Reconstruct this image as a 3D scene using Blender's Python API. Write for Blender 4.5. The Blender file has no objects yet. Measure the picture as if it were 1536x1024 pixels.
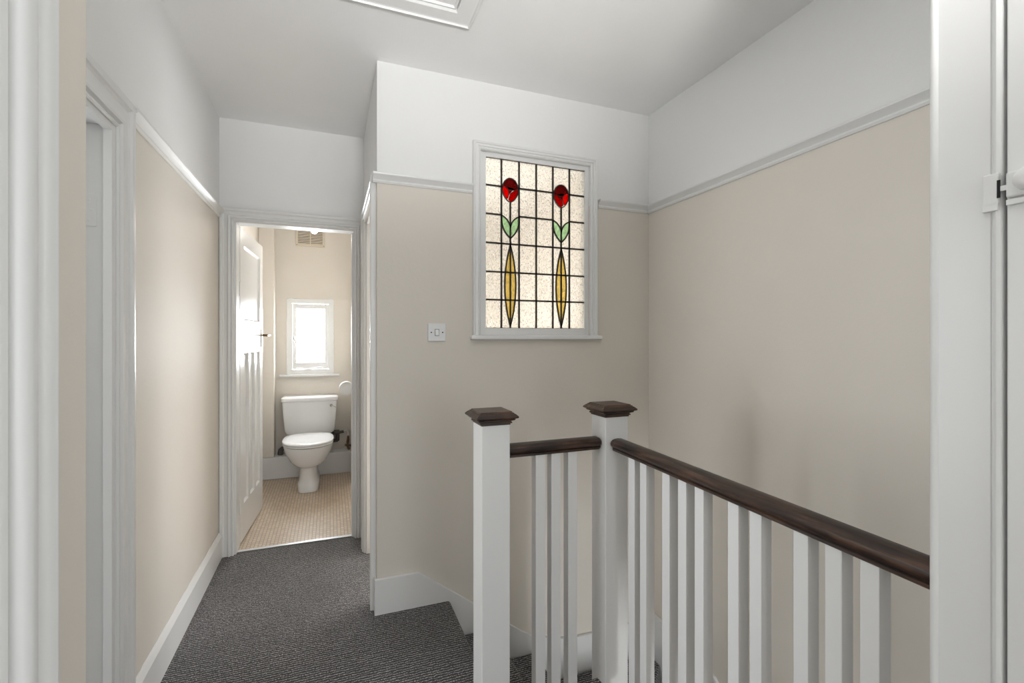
import bpy, bmesh, math, random
from mathutils import Vector, Matrix
random.seed(3)
scn = bpy.context.scene
C = scn.collection
PI = math.pi

# ------------------------------------------------------------------ materials
def new_mat(name):
    m = bpy.data.materials.new(name); m.use_nodes = True
    nt = m.node_tree; nt.nodes.clear()
    out = nt.nodes.new('ShaderNodeOutputMaterial')
    b = nt.nodes.new('ShaderNodeBsdfPrincipled')
    nt.links.new(b.outputs[0], out.inputs[0])
    return m, nt, b, out
def N(nt, t, **kw):
    n = nt.nodes.new(t)
    for k, v in kw.items():
        if k.startswith('i_'): n.inputs[k[2:].replace('_', ' ')].default_value = v
        else: setattr(n, k, v)
    return n
def rgb(r, g, b):
    f = lambda c: ((c/255+.055)/1.055)**2.4 if c > 10 else c/255/12.92
    return (f(r), f(g), f(b), 1)
def pos(nt): return N(nt, 'ShaderNodeNewGeometry').outputs['Position']
def bump(nt, b, h, strength, dist):
    n = N(nt, 'ShaderNodeBump'); n.inputs['Strength'].default_value = strength; n.inputs['Distance'].default_value = dist
    nt.links.new(h, n.inputs['Height']); nt.links.new(n.outputs[0], b.inputs['Normal'])
def noise(nt, vec, scale, detail=2, rough=.5):
    n = N(nt, 'ShaderNodeTexNoise'); n.inputs['Scale'].default_value = scale
    n.inputs['Detail'].default_value = detail; n.inputs['Roughness'].default_value = rough
    nt.links.new(vec, n.inputs['Vector']); return n.outputs[0]
def ramp(nt, fac, pts):
    r = N(nt, 'ShaderNodeValToRGB'); e = r.color_ramp.elements
    e[0].position, e[0].color = pts[0]; e[1].position, e[1].color = pts[-1]
    for p, c in pts[1:-1]:
        x = e.new(p); x.color = c
    nt.links.new(fac, r.inputs[0]); return r.outputs[0]
def vmul(nt, v, s):
    n = N(nt, 'ShaderNodeVectorMath', operation='MULTIPLY'); nt.links.new(v, n.inputs[0]); n.inputs[1].default_value = s
    return n.outputs[0]

WHITE = (.84, .84, .83, 1)
CREAM = (.768, .716, .644, 1)
def simple(name, col, rough=.5, metal=0, bs=0, bscale=60, bd=.001):
    m, nt, b, o = new_mat(name)
    b.inputs['Base Color'].default_value = col; b.inputs['Roughness'].default_value = rough; b.inputs['Metallic'].default_value = metal
    if bs: bump(nt, b, noise(nt, pos(nt), bscale, 3), bs, bd)
    return m
def plaster(name, two_tone, base=CREAM):
    m, nt, b, o = new_mat(name)
    p = pos(nt)
    n = noise(nt, p, 2.3, 3)
    cr = ramp(nt, n, [(.3, tuple(c*.965 for c in base[:3])+(1,)), (.7, base)])
    if two_tone:
        sep = N(nt, 'ShaderNodeSeparateXYZ'); nt.links.new(p, sep.inputs[0])
        g = N(nt, 'ShaderNodeMath', operation='GREATER_THAN'); nt.links.new(sep.outputs[2], g.inputs[0]); g.inputs[1].default_value = 2.026
        mx = N(nt, 'ShaderNodeMix', data_type='RGBA'); nt.links.new(g.outputs[0], mx.inputs[0])
        nt.links.new(cr, mx.inputs[6]); mx.inputs[7].default_value = WHITE; cr = mx.outputs[2]
    nt.links.new(cr, b.inputs['Base Color']); b.inputs['Roughness'].default_value = .62
    bump(nt, b, noise(nt, p, 38, 4, .6), .22, .003)
    return m
M = {}
M['wall'] = plaster('cream_paint_white_above_rail', True)
M['cream'] = plaster('cream_paint', False)
M['ceiling'] = plaster('ceiling_paint', False, (.92, .92, .915, 1))
M['trim'] = simple('white_eggshell_trim', (.82, .82, .81, 1), .33, 0, .12, 25, .0015)
M['gloss'] = simple('white_gloss_door', (.84, .84, .83, 1), .27, 0, .1, 9, .002)
M['newel'] = simple('white_painted_timber', (.79, .785, .775, 1), .38, 0, .15, 30, .001)
M['porcelain'] = simple('white_porcelain', (.86, .86, .86, 1), .08)
M['plastic'] = simple('white_plastic', (.82, .82, .82, 1), .3)
M['seat'] = simple('white_seat_plastic', (.9, .9, .9, 1), .15)
M['chrome'] = simple('chrome', (.55, .53, .5, 1), .22, 1)
M['brass'] = simple('aged_brass', (.20, .13, .08, 1), .35, .8)
M['pipe'] = simple('dull_grey_pipe_lagging', (.10, .09, .082, 1), .7, 0, .5, 90, .002)
M['black'] = simple('black_void', (.012, .012, .012, 1), .8)
M['ventpaint'] = simple('cream_vent_paint', (.72, .64, .52, 1), .5)
M['paper'] = simple('toilet_paper', (.85, .85, .84, 1), .9)
M['lead'] = simple('dark_lead_came', (.028, .022, .018, 1), .45, .3)
M['tin'] = simple('aluminium_strip', (.72, .72, .72, 1), .3, .9)
M['grey_soil'] = simple('painted_grey_boxing', (.80, .80, .80, 1), .4, 0, .1, 12, .002)
M['ceramic_lamp'] = simple('opal_bulb', (.9, .9, .88, 1), .3)

def carpet():
    m, nt, b, o = new_mat('charcoal_loop_carpet')
    p = pos(nt)
    fine = noise(nt, vmul(nt, p, (190, 240, 220)), 1, 3, .8)
    w = N(nt, 'ShaderNodeTexWave', wave_type='BANDS', bands_direction='Y')
    w.inputs['Scale'].default_value = 24; w.inputs['Distortion'].default_value = 3; w.inputs['Detail'].default_value = 2; w.inputs['Detail Scale'].default_value = 2.2
    nt.links.new(p, w.inputs['Vector'])
    mx = N(nt, 'ShaderNodeMix', data_type='FLOAT'); mx.inputs[0].default_value = .2
    nt.links.new(fine, mx.inputs[2]); nt.links.new(w.outputs['Fac'], mx.inputs[3])
    big = noise(nt, p, 3.2, 3)
    c1 = ramp(nt, mx.outputs[0], [(.45, (.005, .0045, .0045, 1)), (.545, (.030, .027, .027, 1)), (.645, (.60, .57, .56, 1))])
    hs = N(nt, 'ShaderNodeHueSaturation'); nt.links.new(c1, hs.inputs['Color'])
    v = N(nt, 'ShaderNodeMapRange'); nt.links.new(big, v.inputs[0]); v.inputs[1].default_value = .3; v.inputs[2].default_value = .7; v.inputs[3].default_value = .85; v.inputs[4].default_value = 1.2
    nt.links.new(v.outputs[0], hs.inputs['Value'])
    nt.links.new(hs.outputs[0], b.inputs['Base Color']); b.inputs['Roughness'].default_value = .95
    b.inputs['Sheen Weight'].default_value = .25
    bump(nt, b, mx.outputs[0], .9, .006)
    return m
M['carpet'] = carpet()
def tiles():
    m, nt, b, o = new_mat('small_beige_mosaic_vinyl')
    p = pos(nt)
    br = N(nt, 'ShaderNodeTexBrick'); br.offset = .5
    br.inputs['Color1'].default_value = (.72, .59, .45, 1); br.inputs['Color2'].default_value = (.62, .49, .36, 1)
    br.inputs['Mortar'].default_value = (.36, .27, .19, 1); br.inputs['Scale'].default_value = 1
    br.inputs['Mortar Size'].default_value = .0022; br.inputs['Mortar Smooth'].default_value = .3
    br.inputs['Brick Width'].default_value = .034; br.inputs['Row Height'].default_value = .022
    rot = N(nt, 'ShaderNodeMapping'); rot.inputs['Rotation'].default_value = (0, 0, PI/2); nt.links.new(p, rot.inputs[0])
    nt.links.new(rot.outputs[0], br.inputs['Vector'])
    nt.links.new(br.outputs['Color'], b.inputs['Base Color']); b.inputs['Roughness'].default_value = .33
    bump(nt, b, br.outputs['Fac'], -.25, .001)
    return m
M['tiles'] = tiles()
def wood():
    m, nt, b, o = new_mat('dark_stained_oak')
    p = pos(nt)
    mp = N(nt, 'ShaderNodeMapping'); mp.inputs['Scale'].default_value = (70, 6, 90); nt.links.new(p, mp.inputs[0])
    n = noise(nt, mp.outputs[0], 1, 4, .62)
    n2 = noise(nt, p, 9, 3)
    mx = N(nt, 'ShaderNodeMix', data_type='FLOAT'); mx.inputs[0].default_value = .4
    nt.links.new(n, mx.inputs[2]); nt.links.new(n2, mx.inputs[3])
    c = ramp(nt, mx.outputs[0], [(.34, (.006, .003, .002, 1)), (.5, (.034, .016, .009, 1)), (.66, (.125, .062, .036, 1))])
    nt.links.new(c, b.inputs['Base Color']); b.inputs['Roughness'].default_value = .4
    bump(nt, b, n, .2, .001)
    return m
M['wood'] = wood()
def wood_x():
    m = M['wood'].copy(); m.name = 'dark_stained_oak_cross'
    for n in m.node_tree.nodes:
        if n.type == 'MAPPING': n.inputs['Scale'].default_value = (6, 70, 90)
    return m
M['woodx'] = wood_x()
def glass(name, col, bs=.35, trans=.5, scale=(60, 60, 34), body=.22):
    """rippled obscure glass: rough refraction plus a little scattering body"""
    m, nt, b, o = new_mat(name)
    nt.nodes.remove(b)
    p = pos(nt)
    n = noise(nt, vmul(nt, p, scale), 1, 1.5, .5)
    bp = N(nt, 'ShaderNodeBump'); bp.inputs['Strength'].default_value = bs; bp.inputs['Distance'].default_value = .006
    nt.links.new(n, bp.inputs['Height'])
    cc = ramp(nt, n, [(.36, tuple(c*.84 for c in col[:3])+(1,)), (.50, col)])
    g = N(nt, 'ShaderNodeBsdfGlass'); nt.links.new(cc, g.inputs['Color']); g.inputs['Roughness'].default_value = .12; g.inputs['IOR'].default_value = 1.25
    t = N(nt, 'ShaderNodeBsdfTranslucent'); t.inputs['Color'].default_value = col
    for s in (g, t): nt.links.new(bp.outputs[0], s.inputs['Normal'])
    mx = N(nt, 'ShaderNodeMixShader'); mx.inputs[0].default_value = body
    nt.links.new(g.outputs[0], mx.inputs[1]); nt.links.new(t.outputs[0], mx.inputs[2])
    nt.links.new(mx.outputs[0], o.inputs[0])
    return m
M['g_clear'] = glass('rippled_cathedral_glass', (.95, .94, .91, 1), .7, scale=(150, 130, 95))
M['g_red'] = glass('bright_red_glass', (.90, .05, .04, 1), .2)
M['g_crimson'] = glass('crimson_glass', (.66, .04, .03, 1), .2)
M['g_maroon'] = glass('maroon_glass', (.34, .06, .06, 1), .2)
M['g_green'] = glass('pale_green_glass', (.74, .94, .72, 1), .2)
M['g_yellow'] = glass('amber_yellow_glass', (.93, .80, .42, 1), .2)
def frosted():
    m, nt, b, o = new_mat('frosted_hammered_glass'); nt.nodes.remove(b)
    p = pos(nt)
    v = N(nt, 'ShaderNodeTexVoronoi'); v.inputs['Scale'].default_value = 95; nt.links.new(p, v.inputs['Vector'])
    c = ramp(nt, v.outputs['Distance'], [(.05, (.25, .25, .25, 1)), (.22, (.95, .96, .97, 1))])
    tr = N(nt, 'ShaderNodeBsdfTransparent'); nt.links.new(c, tr.inputs[0])
    t = N(nt, 'ShaderNodeBsdfTranslucent'); t.inputs[0].default_value = (.9, .9, .9, 1)
    mx = N(nt, 'ShaderNodeMixShader'); mx.inputs[0].default_value = .35
    nt.links.new(tr.outputs[0], mx.inputs[1]); nt.links.new(t.outputs[0], mx.inputs[2]); nt.links.new(mx.outputs[0], o.inputs[0])
    return m
M['frosted'] = frosted()

# ------------------------------------------------------------------ helpers
def link(name, bm, mat, parent=None, smooth=False, bevel=0, angle=35, seg=2):
    bmesh.ops.remove_doubles(bm, verts=bm.verts, dist=1e-5)
    bmesh.ops.recalc_face_normals(bm, faces=bm.faces)
    me = bpy.data.meshes.new(name); bm.to_mesh(me); bm.free()
    o = bpy.data.objects.new(name, me); C.objects.link(o)
    me.materials.append(M[mat] if isinstance(mat, str) else mat)
    if smooth:
        for p in me.polygons: p.use_smooth = True
        me.update()
        try: me.set_sharp_from_angle(angle=math.radians(angle))
        except Exception: pass
    if bevel:
        b = o.modifiers.new('b', 'BEVEL'); b.width = bevel; b.segments = seg; b.limit_method = 'ANGLE'; b.angle_limit = math.radians(35)
    if parent: o.parent = parent
    return o
def struct(o): o['kind'] = 'structure'; return o
def tag(o, label, cat, group=None):
    o['label'] = label; o['category'] = cat
    if group: o['group'] = group
    return o
def empty(name, loc=(0, 0, 0)):
    o = bpy.data.objects.new(name, None); C.objects.link(o); o.location = loc; o.empty_display_size = .05
    return o
def attach(o, parent):
    o.parent = parent; o.matrix_parent_inverse = Matrix.Translation(-Vector(parent.location)); return o
def box(bm, x0, x1, y0, y1, z0, z1):
    vs = [bm.verts.new((x, y, z)) for x in (x0, x1) for y in (y0, y1) for z in (z0, z1)]
    for f in ((0, 1, 3, 2), (4, 6, 7, 5), (0, 4, 5, 1), (2, 3, 7, 6), (0, 2, 6, 4), (1, 5, 7, 3)):
        bm.faces.new([vs[i] for i in f])
    return bm
def B(*a):
    bm = bmesh.new(); box(bm, *a); return bm
def wall(axis, p0, p1, u0, u1, z0, z1, holes=()):
    """wall slab between planes p0,p1 on `axis` ('x' or 'y'), spanning u,z with rectangular holes"""
    us = sorted({u0, u1, *[h[i] for h in holes for i in (0, 1)]}); zs = sorted({z0, z1, *[h[i] for h in holes for i in (2, 3)]})
    def solid(i, j):
        if i < 0 or j < 0 or i >= len(us)-1 or j >= len(zs)-1: return False
        cu, cz = (us[i]+us[i+1])/2, (zs[j]+zs[j+1])/2
        return not any(h[0] < cu < h[1] and h[2] < cz < h[3] for h in holes)
    P = (lambda p, u, z: (p, u, z)) if axis == 'x' else (lambda p, u, z: (u, p, z))
    bm = bmesh.new()
    F = lambda *q: bm.faces.new([bm.verts.new(v) for v in q])
    for i in range(len(us)-1):
        for j in range(len(zs)-1):
            if not solid(i, j): continue
            a, b, c, d = us[i], us[i+1], zs[j], zs[j+1]
            for p in (p0, p1): F(P(p, a, c), P(p, b, c), P(p, b, d), P(p, a, d))
            if not solid(i-1, j): F(P(p0, a, c), P(p1, a, c), P(p1, a, d), P(p0, a, d))
            if not solid(i+1, j): F(P(p0, b, c), P(p1, b, c), P(p1, b, d), P(p0, b, d))
            if not solid(i, j-1): F(P(p0, a, c), P(p1, a, c), P(p1, b, c), P(p0, b, c))
            if not solid(i, j+1): F(P(p0, a, d), P(p1, a, d), P(p1, b, d), P(p0, b, d))
    return bm
def mould(path, prof, n, bm=None, closed=False):
    """sweep prof [(a,b)] along path lying in a wall plane with normal n; a = sideways (left of travel seen against n), b = off the wall; mitred"""
    bm = bm or bmesh.new(); n = Vector(n).normalized(); pts = [Vector(p) for p in path]; k = len(pts)
    rings = []
    for i, p in enumerate(pts):
        d1 = (p-pts[i-1]).normalized() if (i > 0 or closed) else None
        d2 = (pts[(i+1) % k]-p).normalized() if (i < k-1 or closed) else None
        s1 = n.cross(d1) if d1 else None; s2 = n.cross(d2) if d2 else None
        if s1 is None: s = s2
        elif s2 is None: s = s1
        else:
            s = (s1+s2); s = s.normalized(); s = s/max(.2, s.dot(s1))
        rings.append([bm.verts.new(p+s*a+n*b) for a, b in prof])
    m = len(prof)
    for i in range(k if closed else k-1):
        r, q = rings[i], rings[(i+1) % k]
        for j in range(m): bm.faces.new((r[j], r[(j+1) % m], q[(j+1) % m], q[j]))
    if not closed:
        bm.faces.new(rings[0]); bm.faces.new(rings[-1][::-1])
    return bm
def tube(path, r, bm=None, seg=12):
    bm = bm or bmesh.new(); pts = [Vector(p) for p in path]; rings = []
    for i, p in enumerate(pts):
        d = (pts[min(i+1, len(pts)-1)]-pts[max(i-1, 0)]).normalized()
        a = d.orthogonal().normalized() if abs(d.z) < .9 else Vector((1, 0, 0)).cross(d).normalized()
        if abs(d.z) < .9: a = d.cross(Vector((0, 0, 1))).normalized()
        b = d.cross(a); rr = r[i] if isinstance(r, (list, tuple)) else r
        rings.append([bm.verts.new(p+(a*math.cos(t)+b*math.sin(t))*rr) for t in [2*PI*k/seg for k in range(seg)]])
    for q, w in zip(rings, rings[1:]):
        for j in range(seg): bm.faces.new((q[j], q[(j+1) % seg], w[(j+1) % seg], w[j]))
    bm.faces.new(rings[0][::-1]); bm.faces.new(rings[-1]); return bm
def loft(rings, bm=None):
    bm = bm or bmesh.new(); R = [[bm.verts.new(p) for p in r] for r in rings]; m = len(R[0])
    for q, w in zip(R, R[1:]):
        for j in range(m): bm.faces.new((q[j], q[(j+1) % m], w[(j+1) % m], w[j]))
    bm.faces.new(R[0][::-1]); bm.faces.new(R[-1]); return bm
def sup(cx, cy, z, a, b, e=2.5, seg=48, eb=None):
    """superellipse ring; eb = exponent for the back (+y) half"""
    out = []
    for k in range(seg):
        t = 2*PI*k/seg; c, s = math.cos(t), math.sin(t); ex = eb if (eb and s > 0) else e
        out.append((cx+a*math.copysign(abs(c)**(2/ex), c), cy+b*math.copysign(abs(s)**(2/ex), s), z))
    return out
def prism(poly, z0, z1, bm=None):
    bm = bm or bmesh.new()
    return loft([[(x, y, z0) for x, y in poly], [(x, y, z1) for x, y in poly]], bm)
def prism_y(poly, y0, y1, bm=None):
    bm = bm or bmesh.new()
    return loft([[(x, y0, z) for x, z in poly], [(x, y1, z) for x, z in poly]], bm)
def prism_x(poly, x0, x1, bm=None):
    bm = bm or bmesh.new()
    return loft([[(x0, y, z) for y, z in poly], [(x1, y, z) for y, z in poly]], bm)

# ------------------------------------------------------------------ dimensions (metres)
CE = 2.592
XL, XR = -.61, 1.742          # landing side walls
YW = 2.29                     # wall with the leaded window
XC = .205                     # right side of the short passage
YD = 3.215                    # wall with the toilet door
YB = 4.95                     # far wall of the toilet
ZL = -2.62                    # lower hall floor

# ------------------------------------------------------------------ shell
struct(link('wall_left', wall('x', XL-.09, XL, .70, 5.05, 0, CE, [(.98, 1.755, -.01, 1.935)]), 'wall'))
struct(link('wall_window', wall('y', YW, YW+.10, XC, XR+.1, ZL, CE, [(.709, 1.345, 1.305, 2.244)]), 'wall'))
struct(link('wall_right', wall('x', XR, XR+.1, -2.5, YW, ZL, CE), 'wall'))
struct(link('wall_passage', wall('x', XC, XC+.10, YW+.10, 5.05, 0, CE, [(2.40, 2.96, -.01, 1.985)]), 'wall'))
struct(link('wall_back', wall('y', YD, YD+.10, XL, XC, 0, CE, [(-.538, .152, -.01, 1.985)]), M['ceiling']))
struct(link('wall_toilet', wall('y', YB, YB+.1, XL, XC, 0, CE, [(-.375, .025, .955, 1.655)]), 'cream'))
# inner lining of the small toilet room, cream to the ceiling
bm = B(XL, XL+.004, YD+.10, YB, 0, CE); box(bm, XC-.004, XC, YD+.10, YB, 0, CE); box(bm, XL+.004, -.538, YD+.10, YD+.104, 0, CE); box(bm, .152, XC-.004, YD+.10, YD+.104, 0, CE)
struct(link('wall_toilet_sides', bm, 'cream'))
struct(link('wall_toilet_column', B(XL+.004, -.478, 4.803, YB, .1985, CE), 'cream', bevel=.006))
# near left wall standing forward of the landing's left wall
struct(link('wall_near_left', wall('x', -.31, -.27, -2.5, .663, 0, CE, [(-.30, .509, -.01, 1.985)]), 'wall'))
struct(link('wall_return_left', wall('y', .663, .703, XL-.09, -.27, 0, CE), 'wall'))
# room behind the camera and rooms beside, closing the place
struct(link('wall_rear', wall('y', -2.6, -2.5, -2.4, XR+.1, 0, CE, [(-.1, 1.55, .4, 2.2)]), 'cream'))
struct(link('wall_far_left', wall('x', -2.5, -2.4, -2.6, 5.05, 0, CE, [(1.0, 2.6, .3, 2.2)]), 'cream'))
struct(link('wall_side_room', wall('y', 3.0, 3.1, -2.4, XL-.09, 0, CE), 'cream'))
struct(link('wall_bathroom_right', wall('x', XR+.1, XR+.2, YW, 4.9, 0, CE, [(2.7, 3.9, .4, 1.2)]), 'cream'))
struct(link('wall_bathroom_back', wall('y', 4.8, 4.9, XC+.1, XR+.1, 0, CE, [(.55, 1.65, .55, 1.35)]), 'cream'))
struct(link('ceiling', B(-2.5, XR+.2, -2.6, 5.05, CE, CE+.12), 'ceiling'))

# carpeted floor: landing + passage with the stair opening cut out
bm = prism([(-2.4, -2.5), (.985, -2.5), (.985, 1.565), (.552, 1.565), (.552, YW), (XC, YW), (XC, 2.40), (XC+.06, 2.40), (XC+.06, 2.96), (XC, 2.96), (XC, YD+.035), (XL, YD+.035), (XL, 3.0), (-2.4, 3.0)], -.14, 0)
struct(link('floor', bm, 'carpet', bevel=.016, seg=3))
struct(link('floor_toilet', B(XL, XC, YD+.035, YB, -.12, -.002), 'tiles'))
struct(link('floor_bathroom', B(XC+.06, XR+.1, YW+.10, 4.8, -.12, -.002), 'tiles'))
struct(link('floor_lower_hall', B(-.7, XR, -2.5, YW, ZL-.1, ZL), 'carpet'))
struct(link('wall_lower_hall', wall('x', -.8, -.7, -2.6, YW, ZL, -.14), 'cream'))
bm = wall('y', -2.6, -2.5, -.8, XR+.1, ZL, -.14, [(.95, 1.65, ZL+.9, ZL+2.1)])
struct(link('wall_lower_front', bm, 'cream'))
struct(link('ceiling_lower_hall', B(-.7, .93, -2.5, 1.5, -.22, -.141), 'ceiling'))
# fascia of the landing edge under the balusters
bm = B(.572, .95, 1.567, 1.583, -.30, -.10); box(bm, .987, 1.003, .46, 1.5, -.30, -.10)
struct(link('trim_landing_edge', bm, 'trim'))

# ------------------------------------------------------------------ skirtings, rails, architraves
SK = [(0, 0), (0, .018), (.128, .018), (.152, .004), (.152, 0)]   # a = height, b = off wall
def skirt_line(p0, p1, n, bm=None):
    """horizontal skirting: profile a measured upward"""
    d = (Vector(p1)-Vector(p0)).normalized(); s = Vector(n).cross(d)
    if s.z < 0: p0, p1 = p1, p0
    return mould([p0, p1], SK, n, bm)
struct(link('baseboard_left', skirt_line((XL, 1.865, 0), (XL, YD, 0), (1, 0, 0)), 'trim', bevel=.002))
# rising skirting on the window wall that follows the stairs (shape in x,z)
top = [(XC-.012, .165), (.395, .165), (.42, .150)]
top += [(.93, -.235), (.985, -.268), (1.04, -.292), (1.10, -.312), (1.18, -.332), (1.27, -.342), (1.40, -.345), (XR, -.345)]
bot = [(XR, -.9), (1.0, -.9), (.55, -.45), (.55, -.02), (XC-.012, -.02)]
struct(link('baseboard_window', prism_y(top+bot, YW-.018, YW-.001), 'trim', bevel=.0025))
# small return of the skirting round the corner
struct(link('baseboard_corner', B(XC-.012, XC-.001, YW-.001, 2.325, 0, .16), 'trim', bevel=.002))
yz = [(YW-.001, -.29), (2.08, -.29), (1.95, -.30), (1.77, -.345), (1.55, -.50), (-.6, -2.1), (-.6, -2.6), (1.0, -1.7), (1.7, -1.0), (YW-.001, -.9)]
struct(link('baseboard_right', prism_x(yz, XR-.018, XR-.001), 'trim', bevel=.0025))
# cap bead along the stair skirting
PR = [(-.022, 0), (-.022, .006), (-.014, .011), (-.008, .009), (-.004, .012), (.004, .020), (.013, .030), (.020, .032), (.022, .030), (.022, 0)]
ZP = 2.04
def rail(p0, p1, n, name):
    d = (Vector(p1)-Vector(p0)).normalized()
    if Vector(n).cross(d).z < 0: p0, p1 = p1, p0
    return struct(link(name, mould([p0, p1], PR, n), 'trim'))
rail((XL, 1.865, 2.012), (XL, YD, 2.020), (1, 0, 0), 'trim_picture_rail_left')
rail((XC-.020, YW, ZP), (.668, YW, ZP), (0, -1, 0), 'trim_picture_rail_window')
rail((1.397, YW, ZP), (XR, YW, ZP), (0, -1, 0), 'trim_picture_rail_corner')
rail((XR, YW, ZP), (XR, .4586, ZP), (-1, 0, 0), 'trim_picture_rail_right')

def arch_prof(w, t=.024):
    return [(0, 0), (0, .012), (.004, .017), (.008, .017), (.011, .011), (.015, .011), (.019, t-.004), (.026, t-.002), (w*.45, t*.62), (w*.68, t*.55), (w*.74, t*.7),
            (w*.77, t*.94), (w*.82, t), (w*.94, t), (w, t*.88), (w, 0)]
def architrave(name, path, n, w, t=.024, parent=None):
    # the side vector must point away from the opening
    pts = [Vector(p) for p in path]; nn = Vector(n)
    mid = sum(pts, Vector())/len(pts)
    d = (pts[1]-pts[0]).normalized()
    if nn.cross(d).dot(mid-pts[0]) > 0: pts = pts[::-1]
    o = link(name, mould(pts, arch_prof(w, t), n), 'trim', smooth=True, angle=28)
    return struct(o) if not parent else attach(o, parent)
# toilet door frame: architrave, lining, stop
architrave('trim_toilet_architrave', [(-.534, YD, 0), (-.534, YD, 1.988), (.149, YD, 1.988), (.149, YD, 0)], (0, -1, 0), .074)
bm = B(-.538, -.522, YD, YD+.125, 0, 1.985); box(bm, .142, .152, YD, YD+.10, 0, 1.985); box(bm, -.522, .142, YD, YD+.10, 1.982, 1.9855)
box(bm, .130, .142, YD+.015, YD+.06, 0, 1.972)
struct(link('trim_toilet_lining', bm, 'trim', bevel=.0015))
# bathroom doorway in the passage wall
architrave('trim_bathroom_architrave', [(XC, 2.40, 0), (XC, 2.40, 1.985), (XC, 2.96, 1.985), (XC, 2.96, 0)], (-1, 0, 0), .078, .028)
bm = B(XC, XC+.10, 2.40, 2.412, 0, 1.985); box(bm, XC, XC+.10, 2.948, 2.96, 0, 1.985); box(bm, XC, XC+.10, 2.412, 2.948, 1.973, 1.985)
struct(link('trim_bathroom_lining', bm, 'trim'))
# left doorway
architrave('trim_left_architrave', [(XL, .985, 0), (XL, .985, 1.925), (XL, 1.748, 1.925), (XL, 1.748, 0)], (1, 0, 0), .112, .026)
bm = bmesh.new()
for a, b in ((1.755, -1), (.98, 1)):
    y0, y1 = sorted((a, a+b*.012)); box(bm, XL-.093, XL+.008, y0, y1, 0, 1.935)
    y0, y1 = sorted((a+b*.012, a+b*.028)); box(bm, XL-.014, XL+.008, y0, y1, 0, 1.935)
box(bm, XL-.093, XL+.008, .992, 1.743, 1.923, 1.935); box(bm, XL-.014, XL+.008, .992, 1.743, 1.907, 1.923)
struct(link('trim_left_lining', bm, 'trim', bevel=.0015))
# near doorway
def near_prof():
    return [(0, 0), (0, .009), (.004, .015), (.008, .017), (.012, .015), (.0145, .003), (.019, .003), (.022, .014), (.026, .024), (.032, .026), (.042, .020), (.058, .012), (.071, .0075),
            (.0735, .0075), (.076, .018), (.079, .020), (.082, .018), (.083, .012), (.100, .012), (.101, .010), (.101, 0)]
path = [Vector((-.27, .515, 0)), Vector((-.27, .515, 1.99)), Vector((-.27, -.306, 1.99)), Vector((-.27, -.306, 0))]
d = (path[1]-path[0]).normalized()
if Vector((1, 0, 0)).cross(d).dot(sum(path, Vector())/4-path[0]) > 0: path = path[::-1]
struct(link('trim_near_architrave', mould(path, near_prof(), (1, 0, 0)), 'trim', smooth=True, angle=50))
bm = B(-.33, -.2615, .509, .5145, 0, 1.99); box(bm, -.33, -.266, -.305, -.30, 0, 1.99); box(bm, -.33, -.266, -.30, .509, 1.978, 1.985)
struct(link('trim_near_lining', bm, 'trim', bevel=.001))

# ------------------------------------------------------------------ left door leaf, open into the side room
d3 = empty('door_1', (-.71, 1.74, 0)); struct(d3)
attach(link('door_leaf', B(-1.44, XL-.096, 1.706, 1.740, .008, 1.921), 'trim', bevel=.002), d3)
for z in (.10, 1.62):
    bm = B(XL-.062, XL-.034, 1.7405, 1.7432, z, z+.095)
    for k in range(3): tube([(XL-.052+.006*(k % 2), 1.7395, z+.018+.03*k), (XL-.052+.006*(k % 2), 1.7410, z+.018+.03*k)], .004, bm)
    attach(link('hinge', bm, 'trim', bevel=.0008), d3)
struct(link('door_2', B(XC+.10, XC+.135, 3.0, 3.7, .01, 1.97), 'gloss'))   # bathroom door standing open inside

# ------------------------------------------------------------------ toilet door, open inwards
hinge = Vector((-.520, 3.330)); ang = math.atan2(.043, .68)
dr = empty('door_3', (hinge.x, hinge.y, 0)); struct(dr)
dr.rotation_euler = (0, 0, -ang)
def L(o): o.parent = dr; return o       # local frame: +y along the leaf, +x towards the visible face
W, H, T = .68, 1.982, .036
cells_y = [0, .092, .205, .245, .355, .395, .50-.0, .588, W]
# door leaf: frame with recessed panels built as a height field of cells
panels = [(.095, .585, 1.405, 1.88)] + [(.095, .225, .235, 1.195), (.275, .405, .235, 1.195), (.455, .585, .235, 1.195)]
bm = wall('x', -T, 0, 0, W, .012, H, panels)
L(link('door_frame', bm, 'gloss'))
for (a, b, c, d_) in panels:
    bm = B(-T+.010, -.012, a-.001, b+.001, c-.001, d_+.001)
    # chamfered beads round the panel
    loop = [(0, a, c), (0, b, c), (0, b, d_), (0, a, d_)]
    n = Vector((1, 0, 0)); ctr = Vector((0, (a+b)/2, (c+d_)/2)); p0, p1 = Vector(loop[0]), Vector(loop[1])
    if n.cross((p1-p0).normalized()).dot(ctr-p0) < 0: loop = loop[::-1]
    mould([Vector(p) for p in loop], [(0, -.001), (.012, -.0115), (.012, -.014), (0, -.014)], n, bm, closed=True)
    L(link('door_panel', bm, 'gloss'))
# lever handle on long backplate
hd = link('door_handle', B(0, .006, .622, .652, 1.222, 1.362), 'chrome', bevel=.003); L(hd)
bm = tube([(0, .637, 1.312), (.050, .637, 1.312), (.056, .630, 1.312), (.057, .60, 1.311), (.054, .54, 1.308)], [.009, .008, .009, .008, .007])
lv = link('lever', bm, 'brass', smooth=True); lv.parent = hd
for z in (.2, 1.55):
    L(link('hinge', B(-.002, .003, -.012, .0, z, z+.09), 'trim'))

# threshold strip
tag(link('threshold_strip', B(-.52, .142, YD+.022, YD+.048, .001, .006), 'tin', bevel=.002), 'thin metal threshold strip between grey carpet and toilet floor', 'threshold strip')

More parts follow.
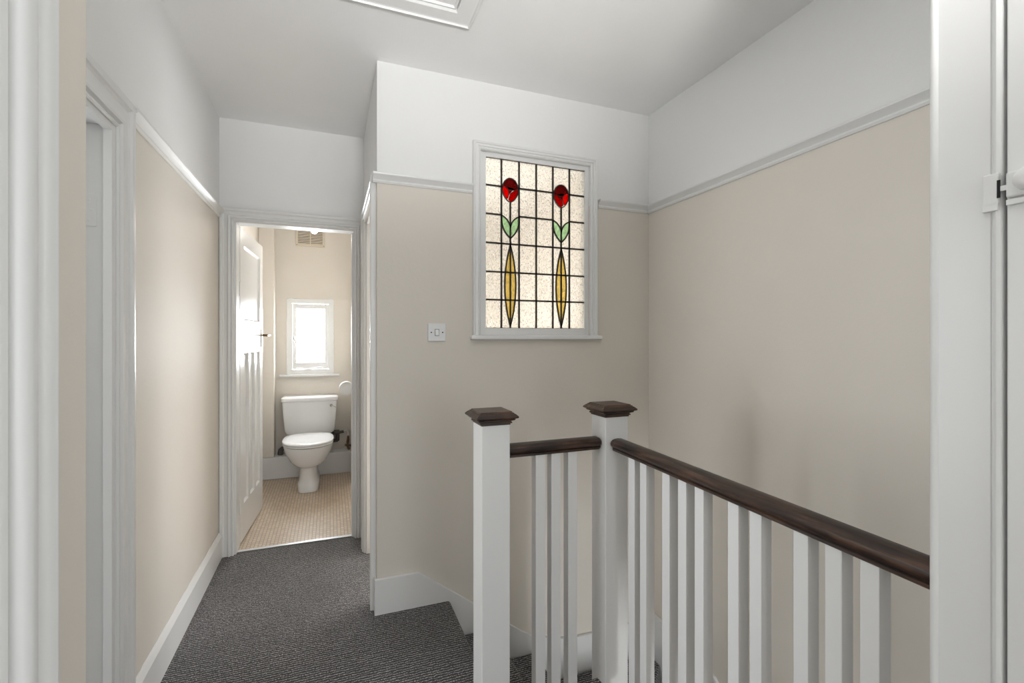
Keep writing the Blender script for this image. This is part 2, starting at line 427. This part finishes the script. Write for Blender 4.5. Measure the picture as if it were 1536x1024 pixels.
# ------------------------------------------------------------------ leaded window
w1 = empty('window_1', (1.03, YW, 1.305)); struct(w1)
gx0, gx1, gz0, gz1 = .737, 1.327, 1.338, 2.226
YG = YW+.022
bm = bmesh.new()
hx0, hx1, hz0, hz1 = .709, 1.345, 1.305, 2.244
box(bm, hx0, gx0+.004, YW+.008, YW+.05, hz0, hz1); box(bm, gx1-.004, hx1, YW+.008, YW+.05, hz0, hz1)
box(bm, gx0+.004, gx1-.004, YW+.008, YW+.05, hz0, gz0+.004); box(bm, gx0+.004, gx1-.004, YW+.008, YW+.05, gz1-.004, hz1)
attach(link('window_frame', bm, 'trim', bevel=.002), w1)
pth = [(hx0, YW, hz0), (hx0, YW, hz1), (hx1, YW, hz1), (hx1, YW, hz0)]
pts = [Vector(p) for p in pth]; nn = Vector((0, -1, 0))
if nn.cross((pts[1]-pts[0]).normalized()).dot(sum(pts, Vector())/4-pts[0]) > 0: pts = pts[::-1]
WP = [(0, 0), (0, .014), (.006, .018), (.010, .014), (.013, .014), (.016, .021), (.026, .019), (.029, .024), (.036, .026), (.040, .022), (.040, 0)]
attach(link('window_casing', mould(pts, WP, nn), 'trim', smooth=True, angle=28), w1)
attach(link('window_sill', B(.655, 1.41, YW-.036, YW+.008, 1.283, 1.305), 'trim', bevel=.006, seg=3), w1)

# --- glass pieces cut from a grid; flower shapes laid in as their own pieces
cols = [gx0, .833, .932, 1.031, 1.130, 1.231, gx1]
rows = [gz0, 1.489, 1.634, 1.783, 1.932, 2.080, gz1]
def arc(p, q, bulge, n=10):
    """points from p to q bowed sideways by bulge"""
    p, q = Vector(p), Vector(q); d = q-p; s = Vector((-d.y, d.x)).normalized()
    return [p+d*t+s*bulge*4*t*(1-t) for t in [i/n for i in range(n+1)]]
def pane(poly, mat, name, y=YG, th=.003):
    o = link(name, prism_y([(v[0], v[1]) for v in poly], y, y+th), mat); return attach(o, w1)
def came(pts, w=.009, y=None):
    """flat lead strip following pts in the window plane"""
    bm = bmesh.new(); pts = [Vector(p) for p in pts]; L1, L2 = [], []
    for i, p in enumerate(pts):
        d = (pts[min(i+1, len(pts)-1)]-pts[max(i-1, 0)]).normalized(); s = Vector((-d.y, d.x))*w/2
        L1.append(p+s); L2.append(p-s)
    y0, y1 = YG-.0035, YG+.0055
    A = [[bm.verts.new((v.x, y, v.y)) for v in Ls] for Ls in (L1, L2) for y in (y0, y1)]
    a0, a1, b0, b1 = A
    for i in range(len(pts)-1):
        bm.faces.new((a0[i], a0[i+1], b0[i+1], b0[i])); bm.faces.new((a1[i], b1[i], b1[i+1], a1[i+1]))
        bm.faces.new((a0[i], a1[i], a1[i+1], a0[i+1])); bm.faces.new((b0[i], b0[i+1], b1[i+1], b1[i]))
    bm.faces.new((a0[0], b0[0], b1[0], a1[0])); bm.faces.new((a0[-1], a1[-1], b1[-1], b0[-1]))
    return bm
leadbm = bmesh.new()
def add_came(pts, w=.0085):
    b = came(pts, w); me = bpy.data.meshes.new('t'); b.to_mesh(me); b.free(); leadbm.from_mesh(me); bpy.data.meshes.remove(me)
for x in cols[1:-1]: add_came([(x, gz0), (x, gz1)])
FX = [(.8825, 0), (1.1805, 1)]
skip = {}
for j, z in enumerate(rows[1:-1]):
    if z == 2.080:
        segs = [(gx0, .838), (.927, 1.136), (1.225, gx1)]
    elif z == 1.932:
        segs = [(gx0, .833), (.932, 1.130), (1.231, gx1)]
    else: segs = [(gx0, gx1)]
    for a, b in segs: add_came([(a, z), (b, z)])
# clear glass: one piece per grid cell in the plain columns, and background pieces in flower columns
def egg(cx, cz, w, h, n=28, grow=0):
    out = []
    for k in range(n):
        t = 2*PI*k/n; x = math.cos(t); z = math.sin(t)
        wid = w*(1-.16*(-z if z < 0 else 0)**1.5*1.6) if z < 0 else w
        out.append((cx+(wid+grow)*x, cz+(h+grow)*z))
    return out
for i in range(6):
    if i in (1, 4):
        zr = [gz0, 1.489, 1.634, 1.783, 2.080, gz1]
    else: zr = rows
    for a, b in zip(zr, zr[1:]):
        e = .0012
        pane([(cols[i]+e, a+e), (cols[i+1]-e, a+e), (cols[i+1]-e, b-e), (cols[i]+e, b-e)], 'g_clear', 'glass_pane', YG+.0010, .0025)
for cx, f in FX:
    cz = 2.066; w, h = .0455, .062
    eg = egg(cx, cz, w, h)
    # stem
    add_came([(cx, gz0), (cx, 2.005)])
    # rose: four coloured petals in front of the clear sheet
    y = YG-.0020
    m = -1 if f else 1
    def R(pts, mat): pane([(cx+m*a, cz+b) for a, b in pts], mat, 'rose_petal', y, .0028)
    hw = lambda z: (w*(1-.256*(-z/h)**1.5) if z < 0 else w)*math.sqrt(max(0, 1-(z/h)**2))
    zs = lambda a, b, n=10: [a+(b-a)*i/n for i in range(n+1)]
    # top dome petal
    topp = [(-hw(z), z) for z in zs(.016, h)] + [(hw(z), z) for z in zs(h, .008)][1:]
    topp += [tuple(v) for v in arc((.028, .006), (-.030, .016), .010)][1:]
    R(topp, 'g_maroon')
    # left petal
    lp = [(-hw(z), z) for z in zs(.014, -.046)]
    lp += [tuple(v) for v in arc((-.016, -.046), (-.020, .014), -.010)]
    R(lp, 'g_red')
    # bottom right petal
    bp_ = [(-.012, -.05)]+[(-hw(z)*.35, z) for z in (-.055,)]+[(0, -h)]+[(hw(z), z) for z in zs(-h, .004)][1:]
    bp_ += [(.024, .003), (.0, -.018), (-.006, -.030)]
    R(bp_, 'g_crimson')
    # heart
    R([(-.018, .012), (-.010, .015), (.006, .014), (.022, .007), (.0, -.015), (-.006, -.022), (-.010, -.006)], 'g_maroon')
    add_came([(p[0], p[1]) for p in eg+eg[:1]], .005)
    add_came([(cx+m*a, cz+b) for a, b in [(-hw(.016), .016)]+[tuple(v) for v in arc((-.030, .016), (.028, .005), -.010)]+[(hw(.004), .004)]], .002)
    add_came([(cx+m*v[0], cz+v[1]) for v in arc((-.020, .014), (-.016, -.046), .010)], .002)
    add_came([(cx+m*a, cz+b) for a, b in ((.026, .004), (.0, -.017), (-.009, -.028))], .002)
    # leaves
    xa, xb = cx-.0495, cx+.0495
    for s in (-1, 1):
        outer = arc((cx+s*.0485, 1.930), (cx, 1.813), s*.017)
        inner = arc((cx+s*.0485, 1.930), (cx, 1.868), s*-.011)
        poly = [tuple(v) for v in outer]+[(cx, 1.868)]+[tuple(v) for v in inner[::-1]][1:-1]
        pane(poly, 'g_green', 'leaf_glass', y, .0028)
        add_came(outer, .007); add_came(inner, .007)
    # amber lozenge
    for s in (-1, 1):
        e_ = arc((cx, 1.778), (cx, 1.352), s*.031)
        pane([tuple(v) for v in e_], 'g_yellow', 'amber_glass', y, .0028)
        add_came(e_, .007)
add_came([(gx0, gz0+.003), (gx1, gz0+.003)], .006); add_came([(gx0, gz1-.003), (gx1, gz1-.003)], .006)
attach(link('lead_came', leadbm, 'lead'), w1)

# ------------------------------------------------------------------ toilet room window
w2 = empty('window_2', (-.175, YB, .955)); struct(w2)
bm = bmesh.new()
x0, x1, z0, z1 = -.385, .035, .945, 1.668
def ring(bm, x0, x1, z0, z1, t, y0, y1, tb=None, tt=None):
    tb = tb or t
    box(bm, x0, x0+t, y0, y1, z0, z1); box(bm, x1-t, x1, y0, y1, z0, z1)
    box(bm, x0+t, x1-t, y0, y1, z0, z0+tb); box(bm, x0+t, x1-t, y0, y1, z1-(tt or t), z1)
ring(bm, x0, x1, z0, z1, .045, YB-.012, YB+.05)
attach(link('window_frame', bm, 'gloss', bevel=.004), w2)
sx0, sx1, sz0, sz1 = x0+.045, x1-.045, z0+.045, z1-.045
bm = bmesh.new(); ring(bm, sx0+.004, sx1-.004, sz0+.004, sz1-.004, .030, YB-.002, YB+.035, .062, .046)
sash = attach(link('sash', bm, 'gloss', bevel=.004), w2)
attach(link('window_glass', B(sx0+.030, sx1-.030, YB+.014, YB+.018, sz0+.05, sz1-.03), 'frosted'), w2)
attach(link('window_sill', B(x0-.06, x1+.05, YB-.045, YB, z0-.022, z0), 'gloss', bevel=.005), w2)
bm = tube([(-.30, YB-.012, z0+.060), (-.20, YB-.020, z0+.048), (-.11, YB-.018, z0+.062), (-.075, YB-.015, z0+.060)], .005)
attach(link('casement_stay', bm, 'tin', smooth=True), w2)
bm = tube([(sx0+.020, YB-.006, 1.30), (sx0+.020, YB-.022, 1.285), (sx0+.032, YB-.028, 1.262), (sx0+.044, YB-.026, 1.240)], [.006, .007, .006, .007])
attach(link('window_catch', bm, 'chrome', smooth=True), w2)

# air vent
av = empty('air_vent', (-.177, YB, 2.17)); tag(av, 'cream slatted air vent on the wall above the small frosted window', 'vent')
vx0, vx1, vz0, vz1 = -.305, -.050, 2.175, 2.345
attach(link('backing', B(vx0+.01, vx1-.01, YB-.003, YB-.0005, vz0+.01, vz1-.01), 'black'), av)
bm = bmesh.new(); ring(bm, vx0, vx1, vz0, vz1, .018, YB-.011, YB-.0005)
attach(link('vent_frame', bm, 'ventpaint', bevel=.002), av)
bm = bmesh.new(); xm = (vx0+vx1)/2
for k in range(9):
    z = vz0+.024+k*.0155
    for a, b in ((vx0+.018, xm-.004), (xm+.004, vx1-.018)):
        box(bm, a, b, YB-.010, YB-.004, z-.004, z+.005)
box(bm, xm-.004, xm+.004, YB-.010, YB-.003, vz0+.018, vz1-.018)
attach(link('slats', bm, 'ventpaint'), av)
for x in (vx0+.009, vx1-.009):
    attach(link('screw', tube([(x, YB-.013, vz0+.009), (x, YB-.011, vz0+.009)], .003), 'black'), av)

# pipe boxing behind the pan
struct(link('trim_pipe_boxing', B(XL+.004, XC-.004, 4.80, YB, 0, .198), 'grey_soil', bevel=.004))

# ------------------------------------------------------------------ toilet
tx = -.174
to = empty('toilet', (tx, 4.5, 0)); tag(to, 'white close-coupled toilet with closed lid under the small frosted window', 'toilet')
rg = []
for z, a, y0, y1, e in [(0, .086, 4.285, 4.79, 4), (.02, .088, 4.285, 4.79, 4), (.065, .086, 4.292, 4.79, 4), (.082, .077, 4.300, 4.79, 3.6), (.12, .074, 4.305, 4.79, 3.2), (.19, .073, 4.305, 4.79, 3),
                        (.200, .077, 4.300, 4.79, 2.8), (.208, .105, 4.275, 4.79, 2.4), (.225, .132, 4.250, 4.79, 2.3), (.25, .153, 4.230, 4.79, 2.3), (.285, .169, 4.214, 4.78, 2.25), (.325, .187, 4.195, 4.76, 2.25), (.365, .197, 4.184, 4.74, 2.25), (.385, .199, 4.182, 4.72, 2.25)]:
    rg.append(sup(tx, (y0+y1)/2, z, a, (y1-y0)/2, e, 56, 3.2))
attach(link('pan', loft(rg), 'porcelain', smooth=True, angle=60), to)
bm = loft([sup(tx, 4.80, z, a, b, 4) for z, a, b in ((.205, .10, .10), (.33, .12, .11), (.375, .15, .115), (.389, .15, .115))])
attach(link('cistern_shelf', bm, 'porcelain', smooth=True, angle=60), to)
def slab(z0, z1, a, y0, y1, dome=0, tilt=0):
    cy, b = (y0+y1)/2, (y1-y0)/2
    R = [sup(tx, cy, z0, a-.004, b-.004, 2.25, 56, 2.8), sup(tx, cy, z0+.003, a, b, 2.25, 56, 2.8), sup(tx, cy, z1-.005, a, b, 2.25, 56, 2.8), sup(tx, cy, z1-.001, a-.004, b-.004, 2.25, 56, 2.8)]
    for k in range(1, 6):
        f = 1-k/6; R.append(sup(tx, cy, z1+dome*(1-f*f), (a-.004)*f, (b-.004)*f, 2.25, 56, 2.8))
    return loft([[(x, y, z+tilt*(y-y0)) for x, y, z in r] for r in R])
attach(link('toilet_seat', slab(.390, .405, .201, 4.176, 4.675, 0), 'seat', smooth=True, angle=50), to)
attach(link('toilet_lid', slab(.408, .424, .203, 4.170, 4.665, .010, .022), 'seat', smooth=True, angle=50), to)
R_ = []
for z, a, b in ((.392, .165, .075), (.395, .185, .092), (.402, .198, .097), (.415, .208, .099), (.44, .217, .102), (.60, .232, .106), (.703, .238, .108)):
    R_.append(sup(tx, 4.945-b-.003, z, a, b, 6.5, 72))
cs = attach(link('cistern', loft(R_), 'porcelain', smooth=True, angle=50), to)
R_ = [sup(tx, 4.832, z, a, b, 6.5, 72) for z, a, b in ((.704, .240, .110), (.708, .247, .114), (.735, .247, .114), (.743, .242, .109), (.747, .23, .098))]
attach(link('cistern_lid', loft(R_), 'porcelain', smooth=True, angle=50), to)
bm = tube([(.010, 4.74, .662), (.010, 4.716, .662)], .013, seg=16)
tube([(.010, 4.716, .662), (.03, 4.705, .656), (.050, 4.702, .646)], .0045, bm)
attach(link('flush_lever', bm, 'chrome', smooth=True), to)
attach(link('flush_siphon_nut', tube([(.015, 4.80, .35), (.015, 4.80, .398)], .02, seg=8), 'black'), to)

# pipes
pr = empty('water_pipe', (.06, 4.9, .2)); tag(pr, 'lagged grey water pipe with elbow on right behind the toilet', 'pipe')
bm = tube([(-.02, 4.90, .372), (.085, 4.90, .372), (.125, 4.90, .378)], .013)
tube([(.035, 4.90, .375), (.085, 4.90, .375)], .022, bm); tube([(.068, 4.90, .385), (.066, 4.90, .292)], .019, bm); tube([(-.03, 4.90, .290), (.072, 4.90, .296)], .016, bm)
attach(link('lagging', bm, 'pipe', smooth=True), pr)
attach(link('elbow', tube([(.125, 4.90, .380), (.150, 4.90, .386), (.162, 4.90, .380), (.166, 4.90, .352), (.166, 4.90, .335)], .010), 'plastic', smooth=True), pr)
bm = tube([(.166, 4.90, .345), (.164, 4.90, .290), (.160, 4.90, .260)], [.009, .013, .012]); tube([(.150, 4.895, .258), (.164, 4.89, .225), (.172, 4.89, .198)], [.016, .012, .010], bm)
tube([(.135, 4.88, .245), (.190, 4.89, .238)], .008, bm)
attach(link('stop_valve', bm, 'brass', smooth=True), pr)
pl = tag(link('water_pipe', tube([(-.30, 4.90, .265), (-.39, 4.90, .263), (-.415, 4.90, .258), (-.430, 4.90, .240), (-.435, 4.90, .212), (-.436, 4.90, .199)], [.014, .015, .020, .024, .024, .022]), 'pipe', smooth=True),
         'dark grey bent pipe on the boxing left of the toilet', 'pipe')

# paper holder
ph = empty('toilet_roll_holder', (XC-.06, 4.62, .95)); tag(ph, 'round white toilet roll holder at the right wall, half hidden by the door frame', 'toilet roll holder')
yr = 4.55; xr_, zr_ = .140, .830
seg = 40
bm = bmesh.new(); P = [(.050, 0), (.058, 0), (.061, .006), (.061, .09), (.050, .09)]
def lathe_y(P, cx, cz, y0, bm, seg=40):
    R = [[(cx+r*math.cos(2*PI*k/seg), y0+h, cz+r*math.sin(2*PI*k/seg)) for r, h in P] for k in range(seg)]
    V = [[bm.verts.new(p) for p in r] for r in R]
    for k in range(seg):
        for j in range(len(P)):
            a, b = V[k], V[(k+1) % seg]; j2 = (j+1) % len(P)
            bm.faces.new((a[j], b[j], b[j2], a[j2]))
lathe_y([(.020, .012), (.054, .012), (.054, .10), (.020, .10)], xr_, zr_, yr, bm)
attach(link('paper_roll', bm, 'paper', smooth=True, angle=40), ph)
bm = bmesh.new(); lathe_y([(.001, -.002), (.022, -.002), (.022, .104), (.001, .104)], xr_, zr_, yr, bm, 24)
box(bm, xr_+.02, XC-.004, yr+.100, yr+.112, zr_-.012, zr_+.012); box(bm, xr_-.012, xr_+.03, yr+.100, yr+.112, zr_-.012, zr_+.012)
attach(link('spindle', bm, 'plastic', smooth=True, angle=40), ph)
bm = bmesh.new(); lathe_y([(.054, -.001), (.062, -.001), (.062, .102), (.054, .102)], xr_, zr_, yr, bm)
attach(link('cover', bm, 'plastic', smooth=True, angle=40), ph)

# pendant bulb in the toilet room
pb = empty('pendant_lamp', (-.118, 4.1, CE)); tag(pb, 'white pendant bulb, only its tip showing below the toilet door head', 'lamp')
P = [(.001, 2.128), (.012, 2.130), (.022, 2.137), (.029, 2.150), (.031, 2.162), (.027, 2.180), (.018, 2.198), (.014, 2.22)]
attach(link('bulb', loft([[(-.118+r*math.cos(2*PI*k/24), 4.1+r*math.sin(2*PI*k/24), z) for k in range(24)] for r, z in P]), 'ceramic_lamp', smooth=True), pb)
attach(link('lamp_holder', tube([(-.118, 4.1, 2.22), (-.118, 4.1, 2.28)], [.019, .015]), 'plastic', smooth=True), pb)
attach(link('cord', tube([(-.118, 4.1, 2.28), (-.118, 4.1, CE-.02)], .0035), 'plastic'), pb)
attach(link('ceiling_rose', tube([(-.118, 4.1, CE-.02), (-.118, 4.1, CE)], [.03, .04], seg=24), 'plastic', smooth=True), pb)

# ------------------------------------------------------------------ light switch
ls = empty('light_switch', (.487, YW, 1.275)); tag(ls, 'square white single light switch on cream wall left of leaded window', 'light switch')
attach(link('plate', B(.443, .531, YW-.010, YW-.0003, 1.275, 1.362), 'plastic', bevel=.003), ls)
bm = loft([[(x, y, z) for x, z, y in ((.4785, 1.3035, YW-.0110), (.4955, 1.3035, YW-.0110), (.4955, 1.332, YW-.0110), (.4785, 1.332, YW-.0110))],
           [(.4785, YW-.0165, 1.3035), (.4955, YW-.0165, 1.3035), (.4955, YW-.0115, 1.332), (.4785, YW-.0115, 1.332)]])
attach(link('rocker', bm, 'seat'), ls)
bm = bmesh.new(); ring(bm, .4765, .4975, 1.3015, 1.334, .0018, YW-.0108, YW-.0099)
attach(link('rocker_gap', bm, 'black'), ls)
for x in (.459, .515): attach(link('screw', tube([(x, YW-.0112, 1.318), (x, YW-.0095, 1.318)], .0033), 'black'), ls)

# ------------------------------------------------------------------ loft hatch
lh = empty('loft_hatch', (.0, 1.6, CE)); tag(lh, 'white framed loft hatch in the ceiling above the landing', 'hatch')
hx0, hx1, hy0, hy1 = -.10, .545, 1.10, 1.892
pts = [Vector(p) for p in ((hx0, hy0, CE), (hx1, hy0, CE), (hx1, hy1, CE), (hx0, hy1, CE))]
n = Vector((0, 0, -1)); ctr = sum(pts, Vector())/4
if n.cross((pts[1]-pts[0]).normalized()).dot(ctr-pts[0]) < 0: pts = pts[::-1]
HP = [(0, 0), (0, .016), (.006, .024), (.013, .026), (.016, .020), (.021, .018), (.074, .018), (.078, .014), (.080, .0)]
attach(link('hatch_frame', mould(pts, HP, n, closed=True), 'trim'), lh)
bm = B(hx0+.082, hx1-.082, hy0+.082, hy1-.082, CE-.004, CE-.0005)
mould([p+(ctr-p)*0 for p in pts], [(.083, 0), (.083, .010), (.090, .012), (.094, .006), (.094, 0)], n, bm, closed=True)
attach(link('hatch_panel', bm, 'trim'), lh)

# ------------------------------------------------------------------ stairs
R1 = .178
st = empty('staircase', (1.1, 1.9, ZL)); tag(st, 'grey carpeted winding staircase descending behind the balustrade', 'staircase')
def step(poly, z, th=.178):
    o = link('step', prism(poly, z-th-.02, z), 'carpet', bevel=.014, seg=3); attach(o, st)
yw = YW-.019; xr = XR-.019; ys = 1.602
step([(.545, ys), (.778, ys), (.778, yw), (.545, yw)], -R1)
step([(.740, ys), (1.005, ys), (1.005, yw), (.740, yw)], -2*R1)
step([(.970, ys), (1.050, ys), (1.12, 1.60), (xr, 2.165), (xr, yw), (.970, yw)], -3*R1)
step([(1.09, 1.53), (xr, 1.62), (xr, 2.20), (1.08, 1.63)], -4*R1)
for k in range(10):
    y1 = 1.66-.225*k; step([(1.004, y1-.25), (xr, y1-.25), (xr, y1), (1.004, y1)], -(5+k)*R1)
# side wall under the landing beside the stair flight
struct(link('wall_under_landing', wall('x', .93, .985, -1.0, 1.5, ZL, -.142), 'cream'))
struct(link('wall_under_stair_side', wall('y', 1.5, 1.565, .2, 1.0, ZL, -.142), 'cream'))

# ------------------------------------------------------------------ balustrade
bal = empty('stair_balustrade', (.99, 1.0, 0)); tag(bal, 'white newel posts and square balusters under a dark stained wooden handrail', 'balustrade')
def newel(x0, y0, s, zb):
    p = link('newel_post', B(x0, x0+s, y0, y0+s, zb, .998), 'newel', bevel=.0025); attach(p, bal)
    cx, cy = x0+s/2, y0+s/2
    P = [(.0515, .996), (.0515, 1.001), (.056, 1.0015), (.056, 1.006), (.0535, 1.0065), (.0535, 1.009), (.062, 1.012), (.066, 1.0155), (.0635, 1.017), (.0725, 1.020), (.0745, 1.023), (.073, 1.0265), (.0645, 1.034), (.0615, 1.0342), (.0615, 1.037), (.0565, 1.0385), (.0555, 1.0415)]
    bm = loft([[(cx+a*r, cy+b*r, z) for a, b in ((-1, -1), (1, -1), (1, 1), (-1, 1))] for r, z in P])
    c = link('newel_cap', bm, 'woodx'); c['label'] = 'dark stained moulded square cap'
    c.parent = p
newel(.471, 1.5, .1005, 0)
newel(.949, 1.5, .0985, -.75)
RP = [(-.020, 0), (.020, 0), (.0225, .003), (.0225, .008), (.020, .0105), (.024, .014), (.029, .018), (.0315, .025), (.030, .033), (.024, .0395), (.014, .0435), (0, .045),
      (-.014, .0435), (-.024, .0395), (-.030, .033), (-.0315, .025), (-.029, .018), (-.024, .014), (-.020, .0105), (-.0225, .008), (-.0225, .003)]
def handrail(p, q, z, mat):
    p, q = Vector(p), Vector(q); d = (q-p).normalized(); s = Vector((d.y, -d.x))
    ch = [(0, .90), (.006, 1)]
    L_ = (q-p).length
    rings = []
    for t, k in ((0, .80), (.008, 1), (L_-.008, 1), (L_, .80)):
        c = p+d*t
        rings.append([(c.x+s.x*a*k, c.y+s.y*a*k, z+.022+(b-.022)*k) for a, b in RP])
    o = link('handrail', loft(rings), mat, smooth=True, angle=32); attach(o, bal); o['label'] = 'dark stained wooden handrail'
handrail((.5715, 1.552), (.949, 1.552), .8735, 'woodx')
handrail((.9985, 1.5), (.945, .4600), .8735, 'wood')
proto = {}
def baluster(x, y, s):
    if s not in proto:
        o = proto[s] = link('baluster', B(-s/2, s/2, -s/2, s/2, 0, .879), 'newel', bevel=.0015)
    else:
        o = proto[s].copy(); C.objects.link(o)
    o.location = (x, y, 0); attach(o, bal)
for x in (.702, .764, .832): baluster(x, 1.5545, .038)
for y in (1.358, 1.289, 1.168, 1.091, 1.019, .894, .824, .703, .630, .560):
    baluster(.945+.0514*(y-.4586), y+.017, .034)

# ------------------------------------------------------------------ cupboard over the stairs, right foreground
cb = empty('cupboard', (1.3, .1, 0)); tag(cb, 'white full-height cupboard at the right edge that the handrail runs into', 'cupboard')
CX = .88
attach(link('carcass', B(CX+.02, XR-.001, -.42, .4586, -.02, CE-.001), 'trim'), cb)
# face frame stile with staff beads on both edges
prf = [(CX+.02, .4586), (CX+.010, .4586), (CX+.004, .4572), (CX, .4535), (CX-.0005, .4500), (CX+.0015, .4465), (CX+.003, .4452), (CX+.003, .3835), (CX+.0045, .3825), (CX+.0045, .3812), (CX+.0005, .3790), (CX-.001, .3755), (CX+.0005, .3715), (CX+.004, .3700), (CX+.02, .3700)]
attach(link('stile', prism(prf, 0, CE-.002), 'trim', smooth=True, angle=40), cb)
attach(link('stile', B(CX+.002, CX+.02, -.42, -.33, 0, CE-.002), 'trim', bevel=.003), cb)
attach(link('top_rail', B(CX+.003, CX+.02, -.33, .370, 2.25, CE-.002), 'trim', bevel=.003), cb)
door = attach(link('cupboard_door', B(CX+.0015, CX+.019, -.325, .3655, .02, 2.245), 'trim', bevel=.002), cb)
attach(link('door_gap', B(CX+.0185, CX+.0199, -.33, .370, .001, 2.249), 'black'), cb)
# painted-over surface latch: keeper on the stile, bolt plate with knob on the door
lt = attach(link('latch_keeper', B(CX-.0035, CX+.003, .3720, .3895, 1.478, 1.523), 'trim', bevel=.0015), cb)
attach(link('keeper_slot', B(CX-.0042, CX-.0030, .3700, .3735, 1.487, 1.512), 'black'), cb)
bm = B(CX-.0035, CX+.003, .3725, .3905, 1.470, 1.481); attach(link('latch_lip', bm, 'trim', bevel=.0012), cb)
bm = B(CX-.006, CX+.003, .285, .3640, 1.484, 1.520)
attach(link('latch_plate', bm, 'trim', bevel=.003), cb)
attach(link('latch_lip', B(CX-.0045, CX+.003, .285, .3640, 1.474, 1.482), 'trim', bevel=.001), cb)
attach(link('latch_bolt', B(CX-.0038, CX-.0005, .355, .3735, 1.496, 1.503), 'trim'), cb)
bm = loft([[(CX-.006-h, .338+r*math.cos(2*PI*k/24), 1.504+r*math.sin(2*PI*k/24)) for k in range(24)] for r, h in ((.014, 0), (.016, .004), (.015, .010), (.010, .014), (.004, .015))])
attach(link('latch_knob', bm, 'trim', smooth=True), cb)

# ------------------------------------------------------------------ windows of the rooms behind and beside (outside the view)
def plain_window(name, axis, p, u0, u1, z0, z1):
    bm = bmesh.new()
    def bb(a, b, c, d):
        if axis == 'y': box(bm, a, b, p, p+.05, c, d)
        else: box(bm, p, p+.05, a, b, c, d)
    t = .05; m = (u0+u1)/2
    bb(u0, u0+t, z0, z1); bb(u1-t, u1, z0, z1); bb(u0+t, u1-t, z0, z0+t); bb(u0+t, u1-t, z1-t, z1); bb(m-.025, m+.025, z0+t, z1-t)
    struct(link(name, bm, 'trim'))
plain_window('window_3', 'y', -2.57, -.1, 1.55, .4, 2.2)  # unseen window put in to carry the rear fill light
plain_window('window_4', 'x', -2.47, 1.0, 2.6, .3, 2.2)
plain_window('window_5', 'y', 4.83, .55, 1.65, .55, 1.35)
plain_window('window_6', 'x', XR+.13, 2.7, 3.9, .4, 1.2)

# ------------------------------------------------------------------ light
def area(name, loc, target, w, h, power, col=(1, 1, 1), spread=PI):
    d = bpy.data.lights.new(name, 'AREA'); d.shape = 'RECTANGLE'; d.size = w; d.size_y = h; d.energy = power; d.color = col; d.spread = spread
    o = bpy.data.objects.new(name, d); C.objects.link(o); o.location = loc
    o.rotation_euler = (Vector(target)-Vector(loc)).to_track_quat('-Z', 'Y').to_euler(); return o
DAY = (.93, .97, 1.0)
area('daylight_toilet', (-.175, YB+.13, 1.31), (-.175, 3, 1.10), .42, .75, 50, DAY)
area('rear_fill', (.72, -2.62, 1.3), (.72, 0, 1.05), 1.6, 1.8, 24, DAY)  # added fill from behind the camera, flattens the light on the landing
area('daylight_side', (-2.52, 1.8, 1.25), (0, 1.6, 1.35), 1.5, 1.8, 62, DAY)
area('daylight_bathroom', (1.1, 4.92, .95), (.9, 2.3, 1.6), 1.1, .7, 22, (1, .98, .94))
area('daylight_bathroom_side', (XR+.22, 3.3, .80), (0, 2.6, 1.75), 1.1, .75, 29, (.98, .99, 1))
area('lower_hall_fill', (1.3, -2.62, ZL+1.5), (1.3, 0, -1.6), .7, 1.2, 60, DAY)  # unseen fill in the lower hall, added to brighten the ceiling from below
def uplight(name, loc, target, power, col, ang, r):
    d = bpy.data.lights.new(name, 'SPOT'); d.energy = power; d.color = col; d.shadow_soft_size = r; d.spot_size = math.radians(ang); d.spot_blend = 1
    o = bpy.data.objects.new(name, d); C.objects.link(o); o.location = loc
    o.rotation_euler = (Vector(target)-Vector(loc)).to_track_quat('-Z', 'Y').to_euler()
# added fill: unseen spot thrown up at the ceiling to brighten the landing
uplight('ceiling_bounce_fill', (.28, -.6, 1.35), (.45, .85, CE), 185, (1, .99, .98), 70, .15)

def bulb(name, loc, power, col, r):
    d = bpy.data.lights.new(name, 'POINT'); d.energy = power; d.color = col; d.shadow_soft_size = r
    o = bpy.data.objects.new(name, d); C.objects.link(o); o.location = loc
bulb('toilet_fill_light', (-.118, 4.1, 2.098), 3.6, (1, .95, .88), .025)  # fill added at the pendant bulb to lift the toilet room

w = bpy.data.worlds.new('World'); scn.world = w; w.use_nodes = True
w.node_tree.nodes['Background'].inputs[0].default_value = (.92, .96, 1, 1)
w.node_tree.nodes['Background'].inputs[1].default_value = 1.6

# ------------------------------------------------------------------ camera
cam = bpy.data.cameras.new('camera'); co = bpy.data.objects.new('camera', cam); C.objects.link(co)
co.location = (0, 0, 1.29); co.rotation_euler = (PI/2, 0, -math.radians(21.1))
cam.sensor_width = 36; cam.lens = 707/1536*36; cam.shift_y = -5/1536; cam.clip_start = .01
scn.camera = co
scn.view_settings.view_transform = 'Standard'; scn.view_settings.look = 'None'
scn.view_settings.exposure = .14; scn.view_settings.gamma = 1; scn.view_settings.use_curve_mapping = False
